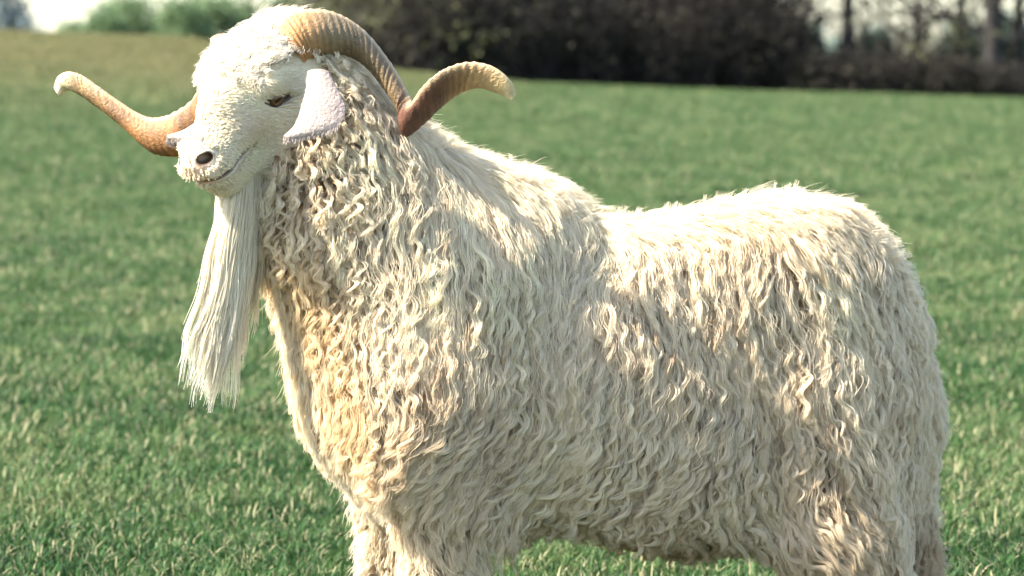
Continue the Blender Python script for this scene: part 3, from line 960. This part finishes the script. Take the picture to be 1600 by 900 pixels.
def locks(P, NR, amp, lam, L, phase, rc, ns, spread=(1.0, 0.55, 0.12), stray=0.0015, curl=0.6):
    """ns hairs round each centre line, waved together and drawn to a point"""
    N, k, _ = P.shape
    T = nrm(np.gradient(P, axis=1))
    Bn = nrm(np.cross(T, NR)); Mn = np.cross(Bn, T)
    s = np.linspace(0, 1, k)[None]
    env = sstep(0.02, 0.35, s)
    th = 2 * math.pi * s * (L / lam)[:, None] + phase[:, None]
    w = (amp[:, None] * env)[..., None]
    p2, p3 = rng.uniform(0, 6.28, (2, N, 1)); k2 = rng.uniform(0.35, 0.62, (N, 1))
    lat = 0.75 * np.sin(th) + 0.6 * np.sin(k2 * th + p2); nor = 0.75 * np.cos(th) + 0.6 * np.cos(k2 * th + p3)
    P = P + Bn * w * lat[..., None] + Mn * w * curl * (1 + nor)[..., None]
    if np.ndim(spread[1]):                                 # tightness differs from lock to lock
        m0, m1 = spread[1][:, None], spread[2][:, None]
        prof = np.where(s < 0.5, 1 + (m0 - 1) * s * 2, m0 + (m1 - m0) * (s * 2 - 1))
    else:
        prof = np.interp(s[0], [0, 0.5, 1], spread)[None]
    ang = rng.uniform(0, 2 * math.pi, (N, ns)); rr = np.sqrt(rng.random((N, ns))) * rc[:, None]
    ox, oy = rr * np.cos(ang), rr * np.sin(ang) * 0.6
    dx, dy = rng.normal(0, stray, (2, N, ns))
    wob = rng.uniform(0, 6.28, (N, ns)); wa = rng.normal(0, 0.12, (N, ns)) * amp[:, None]
    out = np.empty((N, ns, k, 3), np.float32)
    for j in range(ns):
        cx = ox[:, j, None] * prof + dx[:, j, None] * s ** 1.5 + wa[:, j, None] * np.sin(th + wob[:, j, None])
        cyv = oy[:, j, None] * prof + np.abs(dy[:, j, None]) * s ** 1.5
        out[:, j] = P + Bn * cx[..., None] + Mn * cyv[..., None]
    # hairs of one lock differ in length
    return out.reshape(N * ns, k, 3)

DOWN = np.array((0, 0, -1.0))
def coat_tint(p, base_mix=0.0):
    """the coat's own colour: cream, yellow stain at throat, brisket and belly, browner lower flank"""
    u, v = UV(p)
    n1 = N1(p, 9); n2 = N2(p, 28)
    c = np.tile(np.array((0.93, 0.81, 0.61)), (len(p), 1)) * (1 + 0.06 * n2[:, None])
    def blend(w, col):
        nonlocal c
        w = np.clip(w, 0, 1)[:, None]
        c = c * (1 - w) + np.array(col) * w
    line = np.interp(v, [300, 400, 500, 600, 700, 800, 900], [405, 435, 470, 512, 542, 580, 610])
    w = sstep(105, 10, np.abs(u - line - 30)) * sstep(290, 370, v) * sstep(780, 540, v)
    blend(w * (0.60 + 0.5 * n1 + 0.25 * n2), (0.84, 0.62, 0.32))
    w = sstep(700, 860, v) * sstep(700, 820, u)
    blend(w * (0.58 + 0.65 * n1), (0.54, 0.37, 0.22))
    w = sstep(800, 870, v) * sstep(760, 830, u) * sstep(1300, 1180, u)
    blend(w * 0.5, (0.62, 0.44, 0.18))
    w = sstep(420, 360, v) * sstep(1000, 1100, u) * sstep(1420, 1300, u) * sstep(330, 350, v)
    blend(w * (0.3 + 0.5 * n1), (0.74, 0.58, 0.36))
    w = sstep(560, 640, u) * sstep(400, 560, v)
    blend(w * (0.20 + 0.4 * n2 + 0.35 * n1), (0.72, 0.55, 0.35))
    return np.clip(c, 0.05, 0.93)

# --- fleece on trunk, neck and legs
K = 20
def coat_flow(x, nr, s):
    u, v = UV(x)
    top = sstep(0.5, 0.9, nr[:, 2])
    g = np.tile(DOWN, (len(x), 1))
    side = np.zeros((len(x), 3)); side[:, 0] = 0.85; side[:, 1] = np.sign(nr[:, 1]) * 0.5; side[:, 2] = -0.2
    d = g * (1 - top[:, None]) + side * top[:, None]
    lean = np.interp(u, [430, 560, 700, 850, 1000, 1200, 1320, 1460], [-0.05, -0.10, -0.25, 0.08, 0.12, 0.0, 0.28, 0.15])
    lean = lean + 0.6 * N1(x * np.array((1, 0.4, 1)), 6.0) + 0.75 * N2(x, 14.0) * (0.2 + s) * (0.5 + 0.5 * sstep(480, 700, v))
    d[:, 0] += lean * (1 - 0.5 * top)
    return nrm(d)

w = np.where(is_head, 0.0, 1.0)
w = w * np.where(TNRM[:, 1] > 0.45, 0.22, 1.0) * np.where(TV > 930, 0.25, 1.0)
w = w * (1 + 1.2 * sstep(0.75, 0.2, np.abs(TNRM[:, 1]))) * (1 + 0.7 * sstep(0.4, 0.85, TNRM[:, 2]))

def fleece_layer(NL, NS, length, clump, hmin, hmax, r0, name, rootc):
    """one layer of the coat; clump 0 = loose down, 1 = tight locks"""
    p, nn = sample(w, NL)
    u, v = UV(p)
    topness = sstep(0.40, 0.85, nn[:, 2])
    leg = np.clip(sstep(660, 750, v) * (np.abs(u - 640) < 140) + sstep(820, 900, v) * (u > 1190), 0, 1)
    neckf = sstep(640, 500, u) * (1 - leg)
    front = sstep(-0.45, -0.8, nn[:, 0]) * sstep(640, 560, u)
    soft = np.clip(topness + leg + 0.8 * front + 0.28 * sstep(0.0, 0.5, N4(p, 6)) * sstep(700, 500, v), 0, 1)
    L = length * (1 - 0.38 * neckf)
    L = L * (1 - leg) + 0.026 * leg
    L = L * (1 - topness) + 0.055 * topness
    L *= rng.uniform(0.55, 1.35, NL)
    L *= np.where(v > 930, 0.5, 1) * (1 - 0.4 * front)
    ha = hq(p)
    L *= 1 - 0.68 * sstep(0.20, 0.09, np.linalg.norm(ha - np.array((-0.04, 0, 0)), axis=1))
    L *= 1 - 0.45 * sstep(1340, 1420, u)
    L *= 1 - 0.45 * topness * sstep(1240, 1330, u)
    L *= 1 - 0.45 * sstep(-0.25, -0.75, nn[:, 2])
    amp = 0.0056 * rng.uniform(0.15, 1.35, NL) * (1 - 0.65 * soft) * (1 - 0.12 * neckf)
    lam = (0.037 * (1 - neckf) + 0.023 * neckf) * rng.uniform(0.7, 1.4, NL)
    lift = 0.10 + 0.18 * front + 0.45 * topness * rng.uniform(0.1, 1.2, NL) + 0.32 * leg
    height = hmin + (hmax - hmin) * rng.random(NL) ** 1.5 * (1 - 0.45 * leg)
    P, NR = grow(p, nn, coat_flow, L, lift, height, K, hug=0.12 * (1 - topness))
    phase = 3.0 * N3(p, 9) + rng.uniform(-1.6, 1.6, NL)
    rc = rng.uniform(0.0017, 0.0054, NL) * (1 - 0.25 * leg) * (1 - 0.3 * neckf)
    tight = clump * (1 - 0.85 * soft)
    pts = locks(P, NR, amp, lam, L, phase, rc * (1.5 - 0.5 * tight), NS, (1.0, 1.0 - 0.45 * tight, 0.85 - 0.65 * tight), 0.0028 + 0.004 * (1 - clump))
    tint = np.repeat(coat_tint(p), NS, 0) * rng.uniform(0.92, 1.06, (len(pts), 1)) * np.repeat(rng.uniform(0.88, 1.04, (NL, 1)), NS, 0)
    if name == "undercoat":                # dirty brown down, darkened to paint shaded gaps between lower-flank locks
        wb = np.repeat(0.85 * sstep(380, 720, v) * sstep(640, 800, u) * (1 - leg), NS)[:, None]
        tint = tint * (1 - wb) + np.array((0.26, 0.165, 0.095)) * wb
    rad = r0 * np.interp(np.linspace(0, 1, K), [0, 0.6, 1], [1, 0.95, 0.25])
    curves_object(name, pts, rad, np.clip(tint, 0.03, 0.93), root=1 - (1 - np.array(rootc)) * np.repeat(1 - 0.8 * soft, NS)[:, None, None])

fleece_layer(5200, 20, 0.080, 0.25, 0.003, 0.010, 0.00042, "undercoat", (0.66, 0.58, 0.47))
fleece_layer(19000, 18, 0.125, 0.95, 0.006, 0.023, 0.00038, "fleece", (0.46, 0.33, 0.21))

fleece_layer(6500, 4, 0.060, 0.0, 0.012, 0.026, 0.00024, "loose_hair", (0.9, 0.85, 0.8))

# --- loose tufts that stand off the topline and rump
edge = ((TNRM[:, 2] > 0.35) & (TU > 640) | (TNRM[:, 0] > 0.6) & (TU > 1250) & (TV < 560)) & (np.abs(TNRM[:, 1]) < 0.45) & ~is_head
NT = 800
p, nn = sample(edge * 1.0 * np.where(TU > 1270, 3.0, 1.0), NT)
def tuft_flow(x, nr, s):
    d = nr * 1.3 + np.array((0.45, 0, 0.35)) + DOWN * 0.9 * s + 0.8 * np.stack([N1(x, 20), N2(x, 20), N3(x, 20)], -1)
    return nrm(d)
L = rng.uniform(0.022, 0.048, NT) * np.where(UV(p)[0] > 1270, 0.9, 1.0)
P, NR = grow(p, nn, tuft_flow, L, np.full(NT, 0.3), np.full(NT, 0.004), 12)
pts = locks(P, NR, rng.uniform(0.0005, 0.002, NT), np.full(NT, 0.04), L, rng.uniform(0, 6, NT), rng.uniform(0.0015, 0.0045, NT), 8, (1, 0.7, 0.25), 0.003)
curves_object("loose_tufts", pts, 0.00036 * np.interp(np.linspace(0, 1, 12), [0, 0.6, 1], [1, 0.9, 0.2]), np.repeat(coat_tint(p), 8, 0))

# --- short hair of the face and jowls
def face_flow(x, nr, s):
    q = hq(x)
    d = np.tile(-HF * 0.9, (len(x), 1)) + DOWN * 0.55
    d = d + 0.28 * np.stack([N1(x, 30), N2(x, 30), N3(x, 30)], -1)
    return nrm(d)
q = TQ
eyegap = np.ones(len(TRI))
for s in (-1, 1):
    e = np.linalg.norm(((q - np.array((0.009, s * 0.055, 0.003))) @ EYE_ROT.T) / np.array((0.032, 0.026, 0.0140)), axis=1)
    eyegap = np.minimum(eyegap, sstep(0.85, 1.15, e))
    e = np.linalg.norm((q - np.array((0.139, s * 0.0225, -0.008))) / np.array((0.018, 0.0155, 0.0105)), axis=1)
    eyegap = np.minimum(eyegap, sstep(0.95, 1.25, e))
mz = MZ0 + 0.11 * np.clip(0.105 - q[:, 0], 0, 0.1) + 0.10 * np.maximum(0, 0.02 - np.abs(q[:, 1]))
lip = sstep(0.006, 0.010, np.abs(q[:, 2] - mz) + 0.5 * np.maximum(0, 0.066 - q[:, 0]))
nose = 1 - 0.93 * sstep(0.110, 0.126, q[:, 0]) * sstep(-0.048, -0.040, q[:, 2]) * sstep(0.028, 0.018, np.abs(q[:, 1]))
w = is_head * eyegap * lip * nose
NFc = 42000
p, nn = sample(w, NFc)
qq = hq(p)
near = sstep(-0.02, 0.12, qq[:, 0])
L = (0.020 * (1 - near) + 0.0038 * near) * rng.uniform(0.7, 1.3, NFc)
mzp = MZ0 + 0.11 * np.clip(0.105 - qq[:, 0], 0, 0.1) + 0.10 * np.maximum(0, 0.02 - np.abs(qq[:, 1]))
L *= 1 - 0.55 * sstep(0.022, 0.010, np.abs(qq[:, 2] - mzp)) * sstep(0.02, 0.05, qq[:, 0])
P, NR = grow(p, nn, face_flow, L, np.full(NFc, 0.12), 0.0012 + 0.003 * rng.random(NFc), 6)
tf = coat_tint(p) * rng.uniform(0.88, 1.05, (NFc, 1))
pts = locks(P, NR, np.full(NFc, 0.0004), np.full(NFc, 0.012), L, rng.uniform(0, 6, NFc), np.full(NFc, 0.0012), 3, stray=0.0008)
curves_object("face_hair", pts, 0.00042 * np.array([1, 1, 1, 0.9, 0.7, 0.3]), np.clip(np.repeat(tf, 3, 0), 0.03, 0.9))

# --- woolly topknot on poll and forehead
def knot_flow(x, nr, s):
    d = np.tile(HF * 0.35 + DOWN * 0.25, (len(x), 1)) + 1.0 * np.stack([N1(x, 22), N2(x, 22), N3(x, 22)], -1)
    return nrm(d)
w = ((THEAD < 0.02) & (q[:, 2] > 0.022) & (q[:, 0] < 0.034) & (q[:, 0] > -0.15)) * sstep(0.018, 0.036, q[:, 2]) * sstep(0.036, 0.0, q[:, 0]) * sstep(0.058, 0.040, np.abs(q[:, 1]))
NK = 1800
p, nn = sample(w, NK)
L = rng.uniform(0.017, 0.036, NK) * (1 - 0.70 * sstep(-0.035, 0.025, hq(p)[:, 0]))
P, NR = grow(p, nn, knot_flow, L, rng.uniform(0.25, 0.75, NK), (0.003 + 0.009 * rng.random(NK)) * (1 - 0.75 * sstep(-0.04, 0.015, hq(p)[:, 0])), 14)
pts = locks(P, NR, rng.uniform(0.001, 0.003, NK), np.full(NK, 0.02), L, rng.uniform(0, 6, NK), rng.uniform(0.003, 0.007, NK), 16, (1, 1.0, 0.8), 0.004)
tk = np.repeat(np.tile((0.87, 0.81, 0.69), (NK, 1)) * rng.uniform(0.9, 1.05, (NK, 1)), 16, 0)
curves_object("topknot", pts, 0.0004 * np.interp(np.linspace(0, 1, 14), [0, 0.6, 1], [1, 0.95, 0.3]), tk)

# --- beard
def beard():
    nc = 300
    k = 22
    t = np.linspace(0, 1, k)
    rows, tints = [], []
    for i in range(nc):
        r = rng.random(); dep = rng.uniform(-1, 1)
        q = head(0.082 - 0.075 * r + rng.uniform(-0.01, 0.01), dep * 0.017, -0.074 + 0.012 * abs(dep) - 0.012 * sstep(0.3, 0.8, r))
        side = 1 - 2 * r                       # +1 at the chin, -1 at the throat
        ln = np.interp(r, [0, 0.35, 0.7, 1], [0.27, 0.325, 0.215, 0.105]) * rng.uniform(0.72, 1.06)
        sweep = (-0.027 - 0.018 * side * rng.uniform(0.0, 2.2)) * (ln / 0.25)
        cen = np.empty((k, 3))
        cen[:, 0] = q[0] + sweep * t ** 1.6 + 0.008 * np.sin(t * 3 + i) * t + 0.0036 * np.sin(t * rng.uniform(9, 17) + rng.uniform(0, 6.28)) * t
        cen[:, 1] = q[1] - 0.006 * np.sin(t * math.pi) + dep * 0.012 * t
        cen[:, 2] = q[2] + 0.012 - ln * t
        ns = 40
        ang = rng.uniform(0, 6.28, ns); rr = np.sqrt(rng.random(ns)) * rng.uniform(0.007, 0.012)
        prof = np.interp(t, [0, 0.35, 0.75, 1], [1, 1.0, 0.6, 0.16])
        cut = rng.uniform(0.72, 1.0, ns) * rng.uniform(0.8, 1.05)
        drift = rng.normal(0, 0.0030, (ns, 2))
        for j in range(ns):
            tt = t * cut[j]
            c = np.stack([np.interp(tt, t, cen[:, m]) for m in range(3)], -1)
            c[:, 0] += rr[j] * math.cos(ang[j]) * prof + drift[j, 0] * t ** 2
            c[:, 1] += rr[j] * math.sin(ang[j]) * prof + drift[j, 1] * t ** 2
            rows.append(c)
        yel = np.clip(0.15 + 0.75 * sstep(0.35, 0.95, np.array(r)) + rng.uniform(-0.15, 0.15), 0, 1)
        col = np.array((0.93, 0.88, 0.76)) * (1 - yel) + np.array((0.86, 0.70, 0.44)) * yel
        tints.append(np.tile(col, (ns, 1)) * rng.uniform(0.92, 1.05, (ns, 1)))
    curves_object("beard", np.array(rows), 0.00052 * np.interp(t, [0, 0.8, 1], [1, 0.85, 0.3]), np.clip(np.concatenate(tints), 0, 0.93), M_BEARD)
beard()

# --- fine hair on the ears
for (Ve, Te, ear) in EARS:
    a, b, c = Ve[Te[:, 0]], Ve[Te[:, 1]], Ve[Te[:, 2]]
    cr = np.cross(b - a, c - a); ar = np.linalg.norm(cr, axis=1)
    ne = 5000
    i = rng.choice(len(Te), ne, p=ar / ar.sum())
    r1, r2 = rng.random((2, ne, 1)); s1 = np.sqrt(r1)
    p = a[i] * (1 - s1) + b[i] * s1 * (1 - r2) + c[i] * s1 * r2
    n_ = nrm(cr[i])
    d = nrm(np.tile((-0.25, 0, -1.0), (ne, 1)) + 0.35 * rng.normal(0, 1, (ne, 3)) * 0.5 + n_ * 0.35)
    t = np.linspace(0, 1, 5)[None, :, None]
    ln = rng.uniform(0.005, 0.011, (ne, 1, 1))
    pts = p[:, None] + d[:, None] * ln * t + n_[:, None] * 0.0008
    curves_object("ear_hair", pts, 0.00035 * np.array([1, 1, 0.9, 0.7, 0.3]), np.tile((0.50, 0.42, 0.37), (ne, 1)) * (1 + 0.28 * N3(p, 70)[:, None] + 0.1 * N4(p, 200)[:, None]), parent=ear)
